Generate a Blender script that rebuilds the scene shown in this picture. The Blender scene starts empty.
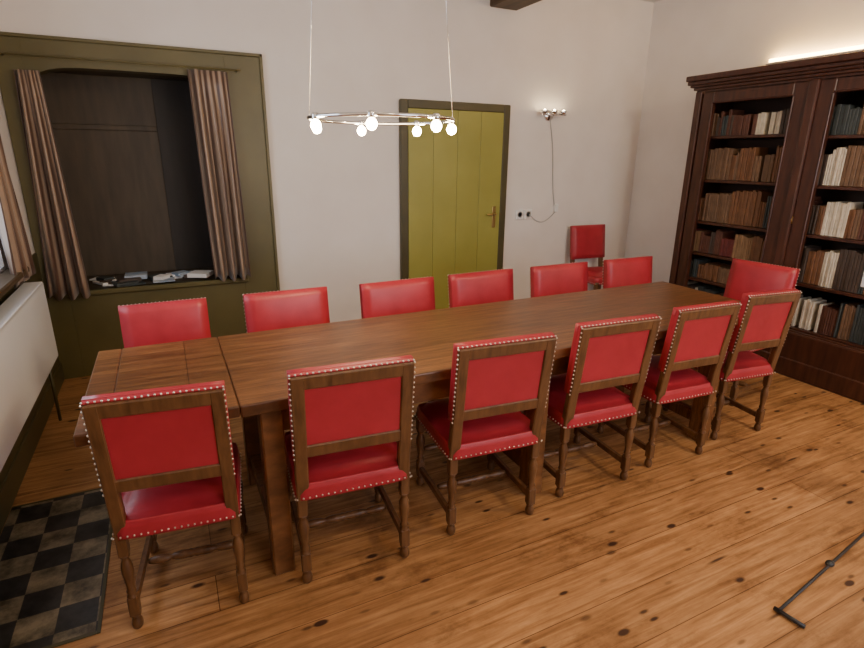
import bpy, bmesh, math, random
from mathutils import Vector, Matrix
random.seed(7)
col=bpy.context.scene.collection
# ------------------------------------------------------------------ materials
def new(n):
    m=bpy.data.materials.new(n);m.use_nodes=True
    nt=m.node_tree;b=nt.nodes['Principled BSDF'];return m,nt,b
def nd(nt,t,**k):
    n=nt.nodes.new(t)
    for a,v in k.items():
        if hasattr(n,a) and a not in n.inputs: setattr(n,a,v)
        else: n.inputs[a].default_value=v
    return n
def coords(nt,scale=(1,1,1),kind='Object'):
    tc=nt.nodes.new('ShaderNodeTexCoord');mp=nt.nodes.new('ShaderNodeMapping');mp.inputs['Scale'].default_value=scale
    nt.links.new(tc.outputs[kind],mp.inputs['Vector']);return mp.outputs[0]
def ramp(nt,src,stops):
    r=nt.nodes.new('ShaderNodeValToRGB');e=r.color_ramp.elements
    e[0].position,e[0].color=stops[0][0],(*stops[0][1],1);e[1].position,e[1].color=stops[-1][0],(*stops[-1][1],1)
    for p,c in stops[1:-1]:
        x=e.new(p);x.color=(*c,1)
    nt.links.new(src,r.inputs[0]);return r.outputs[0]
def mix(nt,f,a,b,mode='MIX'):
    m=nt.nodes.new('ShaderNodeMix');m.data_type='RGBA';m.blend_type=mode
    for i,v in ((0,f),(6,a),(7,b)):
        if isinstance(v,(int,float)): m.inputs[i].default_value=v
        elif isinstance(v,tuple): m.inputs[i].default_value=(*v,1)
        else: nt.links.new(v,m.inputs[i])
    return m.outputs[2]
def bump(nt,b,h,s=.2,d=.01):
    n=nt.nodes.new('ShaderNodeBump');n.inputs['Strength'].default_value=s;n.inputs['Distance'].default_value=d
    nt.links.new(h,n.inputs['Height']);nt.links.new(n.outputs[0],b.inputs['Normal'])
def noisy(name,c1,c2,scale=(1,1,1),ns=5,rough=.5,bs=.0,metal=0,detail=4,spec=.5):
    m,nt,b=new(name);v=coords(nt,scale);n=nd(nt,'ShaderNodeTexNoise',Scale=ns,Detail=detail);nt.links.new(v,n.inputs['Vector'])
    nt.links.new(ramp(nt,n.outputs[0],[(.3,c1),(.7,c2)]),b.inputs['Base Color'])
    b.inputs['Roughness'].default_value=rough;b.inputs['Metallic'].default_value=metal;b.inputs['Specular IOR Level'].default_value=spec
    if bs: bump(nt,b,n.outputs[0],bs)
    return m
M_wall=noisy('plaster_white',(.76,.71,.67),(.81,.765,.73),ns=3,rough=.85,bs=.08)
M_ceil=noisy('ceiling_white',(.7,.68,.66),(.76,.74,.72),ns=2,rough=.9)
M_olive=noisy('olive_paint',(.095,.080,.028),(.125,.104,.037),ns=3,rough=.45)
M_door=noisy('door_green_paint',(.29,.275,.055),(.34,.32,.07),ns=2.5,rough=.4)
M_frame=noisy('frame_dark_olive',(.060,.050,.018),(.082,.068,.025),ns=4,rough=.45)
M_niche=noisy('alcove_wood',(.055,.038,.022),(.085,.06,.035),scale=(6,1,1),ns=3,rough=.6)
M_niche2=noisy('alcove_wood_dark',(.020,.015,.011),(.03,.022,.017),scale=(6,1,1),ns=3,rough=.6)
M_red=noisy('red_leather',(.36,.020,.033),(.44,.028,.045),ns=9,rough=.38,bs=.05)
M_chair=noisy('chair_oak',(.085,.036,.013),(.18,.082,.031),scale=(6,6,1),ns=7,rough=.38,bs=.05)
M_nail=noisy('nail_nickel',(.68,.63,.56),(.78,.73,.66),rough=.28,metal=1)
M_case=noisy('bookcase_mahogany',(.040,.013,.008),(.085,.028,.015),scale=(8,8,1),ns=4,rough=.35)
M_casein=noisy('bookcase_inside',(.03,.012,.008),(.045,.018,.011),ns=4,rough=.6)
M_white=noisy('radiator_enamel',(.74,.76,.80),(.78,.80,.84),ns=2,rough=.35)
M_chrome=noisy('chrome',(.75,.75,.75),(.85,.85,.85),rough=.15,metal=1)
M_black=noisy('black_metal',(.012,.012,.013),(.02,.02,.02),rough=.4)
M_brass=noisy('brass',(.6,.42,.15),(.7,.5,.2),rough=.3,metal=1)
M_beam=noisy('beam_oak',(.05,.03,.012),(.09,.055,.025),scale=(6,1,6),ns=3,rough=.6)
M_plastic=noisy('white_plastic',(.80,.80,.79),(.84,.84,.82),rough=.4)
M_cable=noisy('grey_cable',(.42,.41,.40),(.48,.47,.46),rough=.5)
M_paper=noisy('paper',(.75,.75,.75),(.85,.85,.85),rough=.7)
M_paperb=noisy('leaflet_blue',(.2,.3,.45),(.5,.55,.6),ns=12,rough=.6)
def emis(n,c,s):
    m,nt,b=new(n);b.inputs['Base Color'].default_value=(*c,1);b.inputs['Emission Color'].default_value=(*c,1);b.inputs['Emission Strength'].default_value=s;return m
M_bulb=emis('halogen_glow',(1,.76,.42),120)
M_strip=emis('strip_light',(1,.62,.20),42)
# tabletop
def tablemat():
    m,nt,b=new('tabletop_wood');v=coords(nt,(1,1,1))
    n=nd(nt,'ShaderNodeTexNoise',Scale=6,Detail=8,Roughness=.6);nt.links.new(coords(nt,(.6,9,1)),n.inputs['Vector'])
    n2=nd(nt,'ShaderNodeTexNoise',Scale=25,Detail=4);nt.links.new(coords(nt,(.4,9,1)),n2.inputs['Vector'])
    a=ramp(nt,n.outputs[0],[(.34,(.105,.040,.014)),(.5,(.185,.077,.027)),(.66,(.27,.120,.045))])
    g=ramp(nt,n2.outputs[0],[(.35,(.62,.62,.62)),(.65,(1.08,1.08,1.08))])
    c=mix(nt,.85,a,g,'MULTIPLY')
    br=nd(nt,'ShaderNodeTexBrick',Scale=1.0);br.inputs['Brick Width'].default_value=3.9;br.inputs['Row Height'].default_value=.136
    br.inputs['Mortar Size'].default_value=.0018;br.inputs['Color1'].default_value=(.80,.78,.76,1);br.inputs['Color2'].default_value=(1.10,1.08,1.05,1);br.inputs['Mortar'].default_value=(.36,.32,.28,1)
    br.offset=0;nt.links.new(v,br.inputs['Vector'])
    c=mix(nt,1.0,c,br.outputs['Color'],'MULTIPLY')
    nt.links.new(c,b.inputs['Base Color']);b.inputs['Roughness'].default_value=.33
    bump(nt,b,n2.outputs[0],.10);return m
M_table=tablemat()
def floormat():
    m,nt,b=new('pine_floorboards');v=coords(nt)
    br=nd(nt,'ShaderNodeTexBrick',Scale=1.0);br.inputs['Brick Width'].default_value=4.3;br.inputs['Row Height'].default_value=.19;br.offset=.37
    br.inputs['Mortar Size'].default_value=.002;br.inputs['Mortar Smooth'].default_value=.4
    br.inputs['Color1'].default_value=(.82,.80,.78,1);br.inputs['Color2'].default_value=(1.10,1.09,1.07,1);br.inputs['Mortar'].default_value=(.38,.32,.28,1)
    nt.links.new(v,br.inputs['Vector'])
    n=nd(nt,'ShaderNodeTexNoise',Scale=5,Detail=9,Distortion=.5,Roughness=.62);nt.links.new(coords(nt,(.5,8,1)),n.inputs['Vector'])
    a=ramp(nt,n.outputs[0],[(.32,(.26,.115,.038)),(.5,(.43,.212,.080)),(.68,(.58,.31,.130))])
    n3=nd(nt,'ShaderNodeTexNoise',Scale=3.2,Detail=10,Roughness=.74);nt.links.new(coords(nt,(.7,1.2,1)),n3.inputs['Vector'])
    w=ramp(nt,n3.outputs[0],[(.36,(.56,.51,.46)),(.47,(.92,.91,.90)),(.66,(1.12,1.14,1.18))])
    c=mix(nt,1.0,a,br.outputs['Color'],'MULTIPLY');c=mix(nt,1.0,c,w,'MULTIPLY')
    def knots(scale,vs,thr,r0,r1,amt,c,loc):
        mp=nt.nodes.new('ShaderNodeMapping');mp.inputs['Scale'].default_value=vs;mp.inputs['Location'].default_value=loc
        nt.links.new(v,mp.inputs[0])
        vo=nd(nt,'ShaderNodeTexVoronoi',Scale=scale,voronoi_dimensions='2D');nt.links.new(mp.outputs[0],vo.inputs['Vector'])
        k=ramp(nt,vo.outputs['Distance'],[(r0,(1,1,1)),(r1,(0,0,0))])
        sx=nt.nodes.new('ShaderNodeSeparateColor');nt.links.new(vo.outputs['Color'],sx.inputs[0])
        g=nd(nt,'ShaderNodeMapRange');g.inputs['From Min'].default_value=thr;g.inputs['From Max'].default_value=1;nt.links.new(sx.outputs[0],g.inputs[0])
        mu=nd(nt,'ShaderNodeMath',operation='MULTIPLY');nt.links.new(k,mu.inputs[0]);nt.links.new(g.outputs[0],mu.inputs[1])
        mu2=nd(nt,'ShaderNodeMath',operation='MULTIPLY',use_clamp=True);nt.links.new(mu.outputs[0],mu2.inputs[0]);mu2.inputs[1].default_value=amt
        return mix(nt,mu2.outputs[0],c,(.060,.025,.012))
    c=knots(4.5,(.7,1.5,1),.55,.04,.10,1.8,c,(0,0,0))
    c=knots(9.0,(.5,1.4,1),.72,.05,.12,1.2,c,(3.3,1.7,0))
    c=knots(3.0,(.3,2.6,1),.60,.02,.07,1.0,c,(7.1,.4,0))
    nt.links.new(c,b.inputs['Base Color']);b.inputs['Roughness'].default_value=.52;b.inputs['Specular IOR Level'].default_value=.35
    bump(nt,b,br.outputs['Color'],.25,.004);return m
M_floor=floormat()
def tilemat():
    m,nt,b=new('hearth_tiles');v=coords(nt)
    ch=nd(nt,'ShaderNodeTexChecker',Scale=1/.125);ch.inputs['Color1'].default_value=(.034,.031,.028,1);ch.inputs['Color2'].default_value=(.23,.185,.115,1)
    mp=nt.nodes.new('ShaderNodeMapping');mp.inputs['Location'].default_value=(.02,.03,.5);nt.links.new(v,mp.inputs[0]);nt.links.new(mp.outputs[0],ch.inputs[0])
    n=nd(nt,'ShaderNodeTexNoise',Scale=9,Detail=9,Roughness=.7);nt.links.new(v,n.inputs[0])
    c=mix(nt,1.0,ch.outputs[0],ramp(nt,n.outputs[0],[(.38,(.26,.24,.2)),(.62,(1.2,1.2,1.2))]),'MULTIPLY')
    nt.links.new(c,b.inputs['Base Color']);b.inputs['Roughness'].default_value=.4;return m
M_tile=tilemat()
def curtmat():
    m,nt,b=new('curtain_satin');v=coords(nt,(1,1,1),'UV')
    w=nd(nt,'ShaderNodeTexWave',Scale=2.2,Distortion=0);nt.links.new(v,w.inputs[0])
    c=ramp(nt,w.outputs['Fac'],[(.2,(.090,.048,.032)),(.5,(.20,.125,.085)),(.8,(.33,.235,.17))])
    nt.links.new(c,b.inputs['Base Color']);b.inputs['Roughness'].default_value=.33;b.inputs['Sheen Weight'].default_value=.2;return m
M_curt=curtmat()
bookc=[(.10,.035,.02),(.16,.07,.03),(.24,.14,.07),(.34,.26,.16),(.06,.04,.03),(.12,.02,.018),(.04,.05,.05),(.62,.56,.45),(.16,.09,.05)]
M_books=[noisy('book_binding_%d'%i,tuple(x*.8 for x in c),tuple(x*1.15 for x in c),ns=20,rough=.6) for i,c in enumerate(bookc)]
# ------------------------------------------------------------------ mesh builder
class B:
    def __init__(s): s.v=[];s.f=[];s.m=[];s.sm=[];s.mats=[];s.uv={}
    def mi(s,mat):
        if mat not in s.mats: s.mats.append(mat)
        return s.mats.index(mat)
    def add(s,vs,fs,mat,smooth=False,M=None):
        o=len(s.v);mi=s.mi(mat)
        for v in vs:
            v=Vector(v); s.v.append(tuple(M@v) if M else tuple(v))
        for f in fs: s.f.append([i+o for i in f]);s.m.append(mi);s.sm.append(smooth)
    def addbm(s,bm,mat,smooth=False,M=None):
        bm.verts.index_update();s.add([v.co.copy() for v in bm.verts],[[v.index for v in f.verts] for f in bm.faces],mat,smooth,M);bm.free()
    def box(s,lo,hi,mat,bev=.004,M=None,seg=1,smooth=False):
        bm=bmesh.new();bmesh.ops.create_cube(bm,size=1)
        c=[(a+b)/2 for a,b in zip(lo,hi)];d=[abs(b-a) for a,b in zip(lo,hi)]
        for v in bm.verts: v.co=Vector((c[0]+v.co.x*d[0],c[1]+v.co.y*d[1],c[2]+v.co.z*d[2]))
        bev=min(bev,min(d)*.4)
        if bev>0: bmesh.ops.bevel(bm,geom=bm.edges[:],offset=bev,segments=seg,affect='EDGES',profile=.5)
        s.addbm(bm,mat,smooth,M)
    def lathe(s,prof,mat,M=None,n=14,smooth=True):
        vs=[];fs=[]
        for r,z in prof:
            for i in range(n): a=2*math.pi*i/n;vs.append((r*math.cos(a),r*math.sin(a),z))
        for j in range(len(prof)-1):
            for i in range(n):
                k=(i+1)%n;fs.append([j*n+i,j*n+k,(j+1)*n+k,(j+1)*n+i])
        fs.append(list(range(n))[::-1]);fs.append([(len(prof)-1)*n+i for i in range(n)])
        s.add(vs,fs,mat,smooth,M)
    def tube(s,p,r,mat,n=8,closed=False):
        p=[Vector(x) for x in p];vs=[];fs=[];N=len(p)
        for i in range(N):
            t=(p[(i+1)%N]-p[i-1]) if closed else (p[min(i+1,N-1)]-p[max(i-1,0)])
            t.normalize();a=t.cross(Vector((0,0,1)))
            if a.length<.05:a=t.cross(Vector((1,0,0)))
            a.normalize();b=t.cross(a)
            for k in range(n):
                q=2*math.pi*k/n;vs.append(p[i]+a*math.cos(q)*r+b*math.sin(q)*r)
        for i in range(N if closed else N-1):
            j=(i+1)%N
            for k in range(n): l=(k+1)%n;fs.append([i*n+k,i*n+l,j*n+l,j*n+k])
        if not closed: fs.append(list(range(n))[::-1]);fs.append([(N-1)*n+k for k in range(n)])
        s.add(vs,fs,mat,True)
    def ball(s,c,r,mat,sub=1,sc=(1,1,1)):
        bm=bmesh.new();bmesh.ops.create_icosphere(bm,subdivisions=sub,radius=r)
        for v in bm.verts: v.co=Vector((c[0]+v.co.x*sc[0],c[1]+v.co.y*sc[1],c[2]+v.co.z*sc[2]))
        s.addbm(bm,mat,True)
    def mesh(s,name):
        me=bpy.data.meshes.new(name);me.from_pydata(s.v,[],s.f)
        for m in s.mats: me.materials.append(m)
        me.polygons.foreach_set('material_index',s.m);me.polygons.foreach_set('use_smooth',s.sm);me.update();return me
    def obj(s,name,loc=(0,0,0),rz=0):
        return place(s.mesh(name),name,loc,rz)
def place(me,name,loc=(0,0,0),rz=0,sc=(1,1,1)):
    o=bpy.data.objects.new(name,me);o.location=loc;o.rotation_euler=(0,0,rz);o.scale=sc;col.objects.link(o);return o
# ------------------------------------------------------------------ room
LX,RX,YB,YF,CZ=-.83,4.6,4.44,-1.8,3.05
NX0,NX1,NZ0,NZ1=-.68,.50,.645,2.12
T=.15
b=B();b.box((LX-T,YF-T,-.1),(RX+T,YB+T,0),M_floor,0);b.obj('floor')
b=B();b.box((LX-T,YF-T,CZ),(RX+T,YB+T,CZ+.1),M_ceil,0);b.obj('ceiling')
b=B()
b.box((LX-T,YB,0),(NX0,YB+T,CZ),M_wall,0);b.box((NX1,YB,0),(RX+T,YB+T,CZ),M_wall,0)
b.box((NX0,YB,0),(NX1,YB+T,NZ0-.02),M_wall,0);b.box((NX0,YB,NZ1+.02),(NX1,YB+T,CZ),M_wall,0);b.obj('wall_back')
b=B();b.box((RX,YF,0),(RX+T,YB,CZ),M_wall,0);b.obj('wall_right')
WY0,WY1,WZ0,WZ1=1.9,3.62,.98,2.35
b=B();b.box((LX-T,YF,0),(LX,WY0,CZ),M_wall,0);b.box((LX-T,WY1,0),(LX,YB,CZ),M_wall,0)
b.box((LX-T,WY0,0),(LX,WY1,WZ0),M_wall,0);b.box((LX-T,WY0,WZ1),(LX,WY1,CZ),M_wall,0);b.obj('wall_left')
b=B();b.box((LX,YF+.02,0),(LX+.012,YB-.04,.93),M_frame,.002);b.box((LX,YF+.02,0),(LX+.02,YB-.04,.14),M_frame,.004)
b.obj('trim_wainscot_left')
FX0,FX1=1.2,3.4
b=B();b.box((LX,YF-T,0),(FX0,YF,CZ),M_wall,0);b.box((FX1,YF-T,0),(RX,YF,CZ),M_wall,0)
b.box((FX0,YF-T,0),(FX1,YF,.9),M_wall,0);b.box((FX0,YF-T,2.5),(FX1,YF,CZ),M_wall,0);b.obj('wall_front')
def window(name,p0,p1,axis):
    b=B()
    a0,a1,z0,z1=p0[0],p1[0],p0[1],p1[1];d=axis[1]
    def bx(u0,u1,w0,w1,t=.03):
        if axis[0]=='x': b.box((u0,d-t,w0),(u1,d+t,w1),M_white,.004)
        else: b.box((d-t,u0,w0),(d+t,u1,w1),M_white,.004)
    bx(a0,a0+.06,z0,z1);bx(a1-.06,a1,z0,z1);bx(a0,a1,z0,z0+.06);bx(a0,a1,z1-.06,z1)
    n=3
    for i in range(1,n): x=a0+(a1-a0)*i/n;bx(x-.02,x+.02,z0+.06,z1-.06,.02)
    for i in range(1,3): z=z0+(z1-z0)*i/3;bx(a0+.06,a1-.06,z-.015,z+.015,.015)
    return b.obj(name)
window('window_1',(WY0,WZ0),(WY1,WZ1),('y',LX-.09));window('added_window_2',(FX0,.9),(FX1,2.5),('x',YF-.09))  # second window is an added, unseen opening behind the camera to let light in
b=B();b.box((LX,WY0-.05,WZ0-.05),(LX+.10,WY1+.05,WZ0-.015),M_beam,.006);b.obj('trim_window_sill')
b=B();b.box((2.70,YF,2.80),(2.98,YB,CZ),M_beam,.01);b.obj('trim_ceiling_beam')
b=B();b.box((2.96,YB-.02,0),(RX,YB,.12),M_olive,.004);b.obj('baseboard_back')
# olive alcove panelling with arched opening
b=B();y0,y1=YB-.035,YB-.002;PX0,PX1,PZ=LX+.004,.745,2.25
b.box((PX0,y0,0),(NX0,y1,PZ),M_olive,.002);b.box((NX1,y0,0),(PX1,y1,PZ),M_olive,.002);b.box((NX0,y0,0),(NX1,y1,NZ0),M_olive,.002)
N=20;vs=[];fs=[]
for i in range(N+1):
    t=i/N;x=NX0+(NX1-NX0)*t;s=abs(2*t-1);z=NZ1-.02-.09*s**6
    if s>.999:z=NZ1-.13
    vs+= [(x,y0,z),(x,y0,PZ),(x,y1+.1,z)]
for i in range(N):
    a=3*i;c=a+3;fs+=[[a,c,c+1,a+1],[a,a+2,c+2,c]]
b.add(vs,fs,M_olive)
for lo,hi in [((PX1-.0,y0-.012,0),(PX1+.022,y1,PZ+.022)),((PX0,y0-.012,PZ),(PX1+.022,y1,PZ+.022))]: b.box(lo,hi,M_olive,.004)
b.box((NX0-.03,y0-.03,NZ0-.035),(NX1+.03,y0+.01,NZ0),M_olive,.006)
b.obj('trim_alcove_panelling')
# alcove interior
b=B();D=YB+.50
b.box((NX0-.02,D,NZ0-.04),(NX1+.02,D+.03,NZ1+.05),M_niche,0)
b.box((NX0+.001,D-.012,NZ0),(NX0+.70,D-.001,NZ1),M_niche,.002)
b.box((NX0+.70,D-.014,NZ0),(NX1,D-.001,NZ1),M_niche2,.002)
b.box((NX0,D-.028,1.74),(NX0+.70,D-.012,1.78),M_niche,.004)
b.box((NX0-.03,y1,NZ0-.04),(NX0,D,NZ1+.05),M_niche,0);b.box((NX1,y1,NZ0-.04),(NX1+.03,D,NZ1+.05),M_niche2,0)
b.box((NX0,y1,NZ1),(NX1,D,NZ1+.03),M_niche,0);b.box((NX0,y0,NZ0-.04),(NX1,D,NZ0),M_niche,0)
b.obj('alcove_cupboard')
# leaflets on alcove shelf
b=B()
for i in range(26):
    x=random.uniform(-.5,.24);y=random.uniform(YB+.02,YB+.25);M=Matrix.Translation((x,y,NZ0+.002+.005*(i%5)))@Matrix.Rotation(random.uniform(-.7,.7),4,'Z')
    w,h=random.choice([(.10,.14),(.07,.1),(.05,.1)]);b.box((-w,-h/2,0),(w*.5,h/2,.008+.008*(i%4)),random.choice([M_paper,M_paper,M_paperb,M_books[4],M_books[6]]),.001,M)
b.obj('leaflets')
# curtains
def curtain(name,top,bot,z1,z0,fixed,axis,folds,amp):
    n=90;rows=16;vs=[];fs=[];us=[]
    for j in range(rows+1):
        t=j/rows;a=top[0]*(1-t)+bot[0]*t;c=top[1]*(1-t)+bot[1]*t;z=z1+(z0-z1)*t
        for i in range(n+1):
            u=i/n;x=a+(c-a)*u;d=amp*(.5+.5*t)*math.sin(u*folds*2*math.pi+.9*math.sin(3*t+u*5))+amp*.4*math.sin(u*folds*4.7+3*t)
            zz=z+(.016*math.sin(u*folds*6.28) if j==rows else 0)
            vs.append((x,fixed+d,zz) if axis=='x' else (fixed+d,x,zz));us.append((u,t))
    for j in range(rows):
        for i in range(n): a=j*(n+1)+i;fs.append([a,a+1,a+n+2,a+n+1])
    me=bpy.data.meshes.new(name);me.from_pydata(vs,[],fs);me.materials.append(M_curt)
    uv=me.uv_layers.new(name='UVMap')
    for l in me.loops: uv.data[l.index].uv=us[l.vertex_index]
    for p in me.polygons:p.use_smooth=True
    o=place(me,name);s=o.modifiers.new('s','SOLIDIFY');s.thickness=.003;return o
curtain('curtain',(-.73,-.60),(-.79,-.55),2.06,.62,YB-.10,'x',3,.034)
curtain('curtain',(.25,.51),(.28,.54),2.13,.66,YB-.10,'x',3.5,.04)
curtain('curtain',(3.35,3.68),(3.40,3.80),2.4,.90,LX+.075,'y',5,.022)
b=B();b.tube([(-.80,YB-.10,2.145),(.60,YB-.10,2.145)],.006,M_olive)
for x in (-.78,.58): b.tube([(x,YB-.10,2.145),(x,YB-.036,2.145)],.006,M_olive)
b.obj('curtain_rod')
b=B();b.tube([(LX+.075,1.8,2.42),(LX+.075,3.85,2.42)],.01,M_frame)
for y in (1.85,3.84): b.tube([(LX+.075,y,2.42),(LX+.002,y,2.42)],.008,M_frame)
b.obj('curtain_rod')
# door
DX0,DX1,DZ=1.853,2.944,2.03
b=B();f=.07;yy=YB-.03
b.box((DX0,yy-.015,0),(DX0+f,YB,DZ),M_frame,.008);b.box((DX1-f,yy-.015,0),(DX1,YB,DZ),M_frame,.008);b.box((DX0+f,yy-.013,DZ-f),(DX1-f,YB,DZ),M_frame,.006)
b.box((DX0+f,YB-.03,.01),(DX1-f,YB-.022,DZ-f),M_door,0)
W=(DX1-DX0-2*f);n=4
for i in range(n): b.box((DX0+f+W*i/n+.001,YB-.042,.01),(DX0+f+W*(i+1)/n-.001,YB-.028,DZ-f),M_door,.003)
b.box((DX1-f-.085,YB-.048,.93),(DX1-f-.045,YB-.04,1.13),M_brass,.004)
b.tube([(DX1-f-.065,YB-.04,1.06),(DX1-f-.065,YB-.085,1.06),(DX1-f-.165,YB-.09,1.06)],.009,M_brass)
b.obj('door_1')
# socket + cable + sconce
b=B();b.box((3.08,YB-.02,.99),(3.175,YB,1.085),M_plastic,.006);b.box((3.18,YB-.02,.99),(3.275,YB,1.085),M_plastic,.006)
for x in (3.127,3.227): b.lathe([(.030,0),(.030,.004),(.024,.004),(.022,.001)],M_cable,Matrix.Translation((x,YB-.019,1.038))@Matrix.Rotation(math.pi/2,4,'X'))
b.obj('power_socket')
b=B();x,z=3.40,1.96
b.lathe([(.05,0),(.05,.012),(.042,.022)],M_chrome,Matrix.Translation((x,YB,z))@Matrix.Rotation(math.pi/2,4,'X'),20)
b.tube([(x,YB-.02,z),(x,YB-.09,z),],.007,M_chrome);b.tube([(x-.14,YB-.09,z+.005),(x+.14,YB-.09,z+.005)],.009,M_chrome)
for s in (-1,0,1):
    b.lathe([(.012,0),(.025,.015),(.034,.035),(.030,.04),(.012,.012)],M_chrome,Matrix.Translation((x+s*.11,YB-.09,z+.0)))
    b.ball((x+s*.11,YB-.09,z+.035),.013,M_bulb,2)
pts=[(x+.02,YB-.012,z-.04)]
for i in range(1,13): t=i/12;pts.append((x+.02+.14*t+.012*math.sin(t*6),YB-.01,z-.04-.84*t))
b.tube(pts,.0045,M_cable)
b.box((3.545,YB-.03,1.05),(3.590,YB,1.13),M_plastic,.006)
pts=[(3.563,YB-.01,1.05)]
for i in range(1,11): t=i/10;pts.append((3.563-.33*t,YB-.01-.012*t,1.05-.09*math.sin(math.pi*t)-.01*t))
b.tube(pts,.0045,M_cable);b.obj('sconce_lamp')
# radiator
b=B();RY0,RY1,RZ0,RZ1=1.9,3.72,.40,.86;xf=LX+.14
b.box((xf-.02,RY0,RZ0),(xf,RY1,RZ1),M_white,.006);b.box((xf-.09,RY0,RZ0),(xf-.07,RY1,RZ1),M_white,.006)
b.box((xf-.09,RY0+.01,RZ1-.012),(xf,RY1-.01,RZ1+.004),M_white,.003)
b.box((xf-.09,RY1-.006,RZ0+.01),(xf-.0,RY1,RZ1-.005),M_white,.002)
for y in (RY0+.2,RY1-.2): b.box((LX+.014,y,RZ0+.1),(xf-.085,y+.04,RZ1-.08),M_white,.002)
b.tube([(xf-.05,RY1-.05,RZ0+.02),(xf-.05,RY1-.05,.001)],.009,M_frame)
b.obj('radiator')
# hearth tile field
b=B();b.box((LX+.022,1.80,.001),(-.39,2.74,.004),M_tile,0)
b.box((-.39,1.785,.001),(-.378,2.752,.005),M_frame,.001);b.box((LX+.022,1.785,.001),(-.39,1.80,.005),M_frame,.001);b.box((LX+.022,2.74,.001),(-.39,2.752,.005),M_frame,.001)
b.obj('hearth_tiles')
# ------------------------------------------------------------------ table
TX0,TXJ,TX1,TY0,TY1,TZ=-.335,.145,3.06,1.761,2.576,.76
b=B()
b.box((TXJ+.0015,TY0,TZ-.045),(TX1,TY1,TZ),M_table,.005,seg=2)
b.box((TX0+.09,TY0,TZ-.04),(TXJ-.0015,TY1,TZ),M_table,.004)
b.box((TX0,TY0,TZ-.04),(TX0+.0885,TY1,TZ),M_table,.004)
a0,a1=.21,2.695
for y in (TY0+.05,TY1-.075): b.box((a0,y,TZ-.15),(a1,y+.025,TZ-.045),M_table,.003)
for x in (a0+.02,a1-.045): b.box((x,TY0+.05,TZ-.15),(x+.025,TY1-.05,TZ-.045),M_table,.003)
for y in (TY0+.18,TY1-.22): b.box((TX0+.1,y,TZ-.08),(a0+.3,y+.04,TZ-.04),M_table,.003)
for x in (.25,1.452,2.655):
    for y in (TY0+.075,TY1-.075):
        b.box((x-.04,y-.045,0),(x+.04,y+.045,TZ-.045),M_table,.006)
for x in (.25,1.452,2.655): b.box((x-.025,TY0+.11,.10),(x+.025,TY1-.11,.17),M_table,.005)
b.obj('conference_table')
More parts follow.
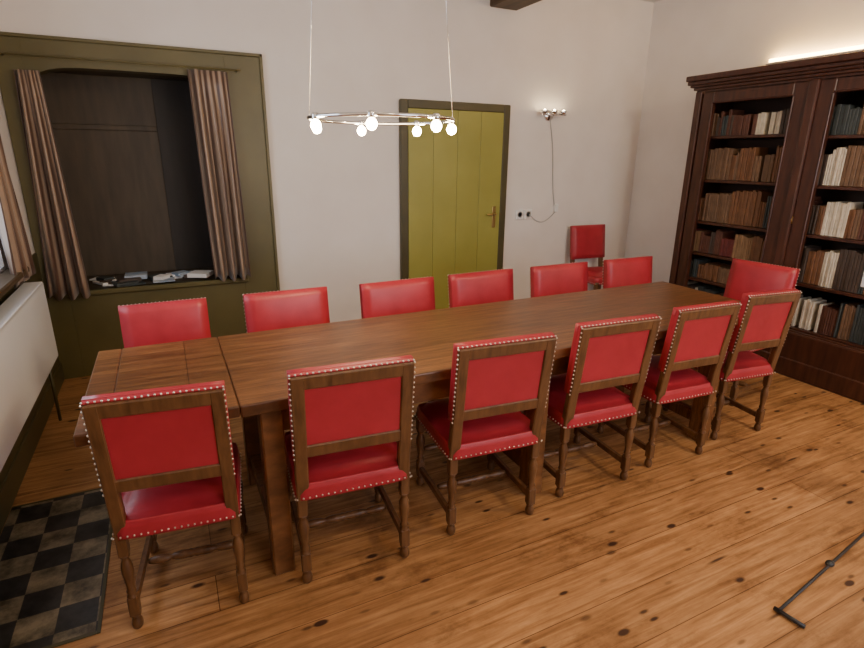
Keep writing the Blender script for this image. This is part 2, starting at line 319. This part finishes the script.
# ------------------------------------------------------------------ chair
def chair_mesh():
    b=B();W=.43;h=W/2;SD=.42;p=.036
    prof=[(.013,0),(.019,.008),(.021,.025),(.016,.042),(.013,.05),(.019,.056),(.019,.06)]
    up=[(.019,.135),(.019,.14),(.012,.148),(.018,.158),(.013,.168),(.0165,.20),(.0215,.235),(.0205,.262),(.013,.285),(.012,.292),(.019,.30),(.019,.306)]
    pts=[(-h+p/2,0),(h-p/2,0),(-h+p/2,SD-p/2-.01),(h-p/2,SD-p/2-.01)]
    for x,y in pts:
        Mt=Matrix.Translation((x,y,0));b.lathe(prof,M_chair,Mt);b.lathe(up,M_chair,Mt)
        b.box((x-p/2,y-p/2,.058),(x+p/2,y+p/2,.137),M_chair,.003);b.box((x-p/2,y-p/2,.304),(x+p/2,y+p/2,.40),M_chair,.003)
    for x in (-h+p/2,h-p/2): b.box((x-.011,.01,.082),(x+.011,SD-.04,.112),M_chair,.003)
    def turned(x0,x1,y,z):
        L=x1-x0;pr=[]
        for k in range(33):
            t=k/32;r=.0095+.0075*abs(math.sin(t*math.pi*4))**.7+(.004 if abs(t-.5)<.06 else 0);pr.append((r,t*L))
        b.lathe(pr,M_chair,Matrix.Translation((x0,y,z))@Matrix.Rotation(math.pi/2,4,'Y'),10)
    turned(-h+p,h-p,SD*.5,.097);turned(-h+p,h-p,SD-p/2-.01,.20)
    bm=bmesh.new();bmesh.ops.create_cube(bm,size=1);bmesh.ops.subdivide_edges(bm,edges=bm.edges[:],cuts=9,use_grid_fill=True)
    sw,sd=W+.012,SD+.012;z0,z1=.375,.450
    for v in bm.verts:
        x,y,z=v.co;X,Y=2*x,2*y
        k=max(abs(X),abs(Y));rr=1-.05*max(0,(z-.1))*2*(k>.99)
        pull=1-.035*(abs(X)*abs(Y))**6
        zz=z0+(z+.5)*(z1-z0)
        if z>.49: zz+=.030*(1-X**4)*(1-Y**4)-.010*(k>.99)
        v.co=Vector((x*sw*rr*pull,SD/2-.018+y*sd*rr*pull,zz))
    b.addbm(bm,M_red,True)
    def nail(x,y,z,sc=(1,1,1)): b.ball((x,y,z),.0046,M_nail,1,sc)
    n=19
    for i in range(n+1):
        t=i/n
        for s in (-1,1): nail(s*(sw/2+.0),-.02+SD*t,z0+.012)
        nail(-h+W*t,-.025,z0+.012);nail(-h+W*t,SD-.012,z0+.012)
    ang=math.atan(.06/.46);MB=Matrix.Translation((0,0,.40))@Matrix.Rotation(ang,4,'X')
    zt=.487;zl=.160
    for s in (-1,1):
        x0=s*h;x1=s*(h-.046);b.box((min(x0,x1),-.018,-.02),(max(x0,x1),.016,zt),M_chair,.004,MB)
    b.box((-h+.04,-.017,zt-.050),(h-.04,.016,zt),M_chair,.004,MB);b.box((-h+.04,-.017,zl),(h-.04,.016,zl+.050),M_chair,.004,MB)
    b.box((-h+.035,-.010,zl+.04),(h-.035,.010,zt-.04),M_red,.003,MB)
    bm=bmesh.new();bmesh.ops.create_cube(bm,size=1);bmesh.ops.subdivide_edges(bm,edges=bm.edges[:],cuts=7,use_grid_fill=True)
    for v in bm.verts:
        x,y,z=v.co;X,Z=2*x,2*z
        yy=.022+y*.022
        if y>.49: yy+=.014*(1-X**4)*(1-Z**4)
        v.co=Vector((x*(W+.006),yy,zl-.005+(z+.5)*(zt-zl+.012)))
    b.addbm(bm,M_red,True,MB)
    b.box((-h-.002,-.006,zt-.001),(h+.002,.016,zt+.006),M_red,.002,MB)
    for s in (-1,1): b.box((s*(h+.0015)-.0015,-.006,zl),(s*(h+.0015)+.0015,.016,zt+.004),M_red,.001,MB)
    def nm(x,y,z): q=MB@Vector((x,y,z));nail(q.x,q.y,q.z)
    n=22
    for i in range(n+1): nm(-h+W*i/n,-.004,zt+.005)
    n=16
    for i in range(n+1):
        z=zl+(zt-zl)*i/n
        for s in (-1,1): nm(s*(h+.001),-.0125,z)
    return b.mesh('dining_chair')
CM=chair_mesh()
near=[(-.088,1.68,-7,.89),(.515,1.639,-5,1),(1.145,1.645,-5,1),(1.751,1.663,-4,1),(2.335,1.670,-4,.92),(2.905,1.71,-7,.86)]
for x,y,a,s in near: place(CM,'dining_chair',(x,y+.06,0),math.radians(a),(s,1,1))
far=[(-.065,.90),(.535,1.02),(1.185,1.07),(1.772,1.07),(2.40,1.06),(3.03,1)]
for x,s in far: place(CM,'dining_chair',(x,2.835+random.uniform(-.01,.01),0),math.pi+math.radians(random.uniform(-2,2)),(s,1,.98))
place(CM,'dining_chair',(3.63,2.27,0),math.radians(90+4))
place(CM,'dining_chair',(3.94,4.30,0),math.radians(180-3),(.96,1,1.02))
# ------------------------------------------------------------------ bookcase
BX,BZ,BY1,BY0=4.125,2.229,3.40,1.55
b=B();xb=RX-.01
b.box((BX-.03,BY0,0),(xb,BY1,.14),M_case,.008)
b.box((BX-.02,BY0+.01,.13),(BX+.06,BY1-.01,.34),M_case,.008)
for y in (BY0,BY1-.03): b.box((BX+.01,y,.14),(xb,y+.03,BZ-.12),M_case,.003)
b.box((xb-.02,BY0,.14),(xb,BY1,BZ-.12),M_casein,0)
mid=(2.585+2.308)/2
b.box((BX+.03,mid-.015,.14),(xb,mid+.015,BZ-.1),M_casein,.003)
b.box((BX+.02,BY0+.03,BZ-.14),(xb,BY1-.03,BZ-.1),M_casein,.0)
cols=[((2.585,3.224),[1.76,1.41,1.06,.79,.56,.34],),((1.67,2.308),[1.74,1.405,1.06,.70,.36],)]
for (ya,yb_),_ in cols:
    for lo,hi in [((BX,ya-.105,.32),(BX+.035,ya,2.11)),((BX,yb_,.32),(BX+.035,yb_+.105,2.11)),((BX,ya,2.01),(BX+.035,yb_,2.11)),((BX,ya,.28),(BX+.035,yb_,.35))]:
        b.box(lo,hi,M_case,.006)
    for lo,hi in [((BX-.008,ya-.012,.35),(BX+.012,ya,2.01)),((BX-.008,yb_,.35),(BX+.012,yb_+.012,2.01)),((BX-.008,ya-.012,2.01),(BX+.012,yb_+.012,2.022))]: b.box(lo,hi,M_case,.004)
b.box((BX-.02,mid-.035,.32),(BX+.02,mid+.035,2.11),M_case,.012,seg=2)
b.box((BX-.01,BY1-.06,.14),(BX+.03,BY1,2.11),M_case,.006)
b.tube([(BX-.02,2.40,1.18),(BX-.03,2.40,1.16),(BX-.02,2.40,1.13)],.005,M_brass)
for i,(o,z0,z1) in enumerate([(.0,2.09,2.125),(.02,2.12,2.145),(.04,2.142,2.165),(.065,2.16,2.19),(.09,2.187,2.229)]):
    b.box((BX-o,BY0-o,z0),(xb,min(BY1+o,BY1+.05),z1),M_case,.007,seg=2)
for (ya,yb_),sh in cols:
    y0_,y1_=(mid+.015,BY1-.03) if ya>2.5 else (BY0+.03,mid-.015)
    for z in sh: b.box((BX+.045,y0_,z-.022),(xb-.02,y1_,z),M_case,.003)
b.obj('bookcase')
b=B()
for (ya,yb_),sh in cols:
    tops=[2.0]+[z-.03 for z in sh[:-1]]
    y0_,y1_=(mid+.02,BY1-.035) if ya>2.5 else (BY0+.035,mid-.02)
    for r,(z,zt) in enumerate(zip(sh,tops)):
        H=zt-z;y=y0_+.01;pal=[random.choice([2,3,8,1]),random.choice([0,4,6]),random.choice([5,1,8]),7];run=0
        while y<y1_-.03:
            if run<=0:
                run=random.randint(1,7);mat=M_books[random.choice(pal+[4,0,1,8,6])];hb=H*random.uniform(.62,.88);wb=random.uniform(.012,.030)
            w=wb*random.uniform(.85,1.15);hh=hb*random.uniform(.95,1.02)
            if random.random()<.03: y+=random.uniform(.01,.04)
            b.box((BX+.075+random.uniform(0,.012),y,z+.001),(BX+.24,y+w-.0015,z+hh),mat,.003)
            y+=w;run-=1
b.obj('books')
# strip light on top of bookcase
b=B()
for y in (1.7,2.35,2.95): b.box((4.55,y,BZ+.0005),(4.575,y+.03,BZ+.09),M_plastic,.003)
b.box((4.54,1.62,BZ+.085),(4.59,3.12,BZ+.10),M_plastic,.004);b.box((4.545,1.64,BZ+.10),(4.585,3.1,BZ+.125),M_strip,.004);b.obj('strip_light')
# ------------------------------------------------------------------ pendant
C=Vector((.832,2.17,1.715));R=.29
b=B();ring=[(C.x+R*math.cos(2*math.pi*i/64),C.y+R*math.sin(2*math.pi*i/64),C.z) for i in range(64)]
b.tube(ring,.007,M_chrome,10,True)
for k in range(7):
    a=math.radians(160-51.43*k-21);x,y=C.x+R*math.cos(a),C.y+R*math.sin(a)
    b.lathe([(.010,.012),(.013,.008),(.013,-.010),(.009,-.014)],M_chrome,Matrix.Translation((x,y,C.z)))
    b.lathe([(.008,-.013),(.015,-.018),(.020,-.028),(.020,-.037),(.014,-.049),(.004,-.054)],M_bulb,Matrix.Translation((x,y,C.z)))
for a in (-21,159):
    a=math.radians(a)
    b.tube([(C.x+R*math.cos(a),C.y+R*math.sin(a),C.z),(C.x+.18*math.cos(a),C.y+.18*math.sin(a),CZ-.005)],.0013,M_chrome,6)
b.box((C.x-.28,C.y-.12,CZ-.03),(C.x+.28,C.y+.12,CZ),M_chrome,.005)
b.obj('pendant_lamp')
# stand at lower right
b=B()
b.tube([(1.82,.845,.012),(1.835,.745,.012)],.008,M_black);b.tube([(1.83,.83,.014),(2.25,.885,.014),(2.95,.98,.014)],.006,M_black)
b.ball((2.24,.885,.018),.016,M_black,2,(1.3,1,.8))
b.tube([(2.95,.98,.008),(2.95,.98,1.7)],.012,M_black);b.box((2.93,.62,1.0),(2.945,1.34,1.9),M_white,.004);b.obj('flipchart_stand')
# ------------------------------------------------------------------ lights
def area(n,loc,rot,sx,sy,e,c):
    l=bpy.data.lights.new(n,'AREA');l.shape='RECTANGLE';l.size=sx;l.size_y=sy;l.energy=e;l.color=c
    o=bpy.data.objects.new(n,l);o.location=loc;o.rotation_euler=rot;col.objects.link(o);return o
def point(n,loc,e,c,r=.05):
    l=bpy.data.lights.new(n,'POINT');l.energy=e;l.color=c;l.shadow_soft_size=r
    o=bpy.data.objects.new(n,l);o.location=loc;col.objects.link(o)
area('added_window_light_front',((FX0+FX1)/2,YF+.02,1.7),(math.radians(90),0,0),FX1-FX0,1.6,42,(.98,.94,1))  # added light at the unseen front window, brightens the room from behind the camera
area('daylight_window_left',(LX+.0,(WY0+WY1)/2-.2,1.65),(0,math.radians(-90),0),1.2,1.2,7,(.8,.88,1))
point('added_overhead_light',(3.0,.4,2.8),112,(1,.77,.50),.10);point('added_overhead_light',(.6,.2,2.8),16,(1,.8,.54),.12)  # unseen warm lights added overhead, stronger at right; no fixtures modelled
point('pendant_glow',(C.x,C.y,C.z-.10),19,(1,.76,.45),.2)
w=bpy.data.worlds.new('World');bpy.context.scene.world=w;w.use_nodes=True;bg=w.node_tree.nodes['Background'];bg.inputs[0].default_value=(.75,.85,1,1);bg.inputs[1].default_value=3.0
# ------------------------------------------------------------------ camera
yaw,pit,rol=.4572,.3027,.009865
cam=bpy.data.cameras.new('camera');cam.sensor_width=36;cam.lens=535.3/864*36;cam.clip_start=.05
co=bpy.data.objects.new('camera',cam);col.objects.link(co)
cy,sy,ct,st=math.cos(yaw),math.sin(yaw),math.cos(pit),math.sin(pit)
F=Vector((sy*ct,cy*ct,-st));Rv=Vector((cy,-sy,0));U=Rv.cross(F)
R2=Rv*math.cos(rol)+U*math.sin(rol);U2=-Rv*math.sin(rol)+U*math.cos(rol)
M=Matrix((R2,U2,-F)).transposed().to_4x4();M.translation=(0,0,1.573);co.matrix_world=M
bpy.context.scene.camera=co
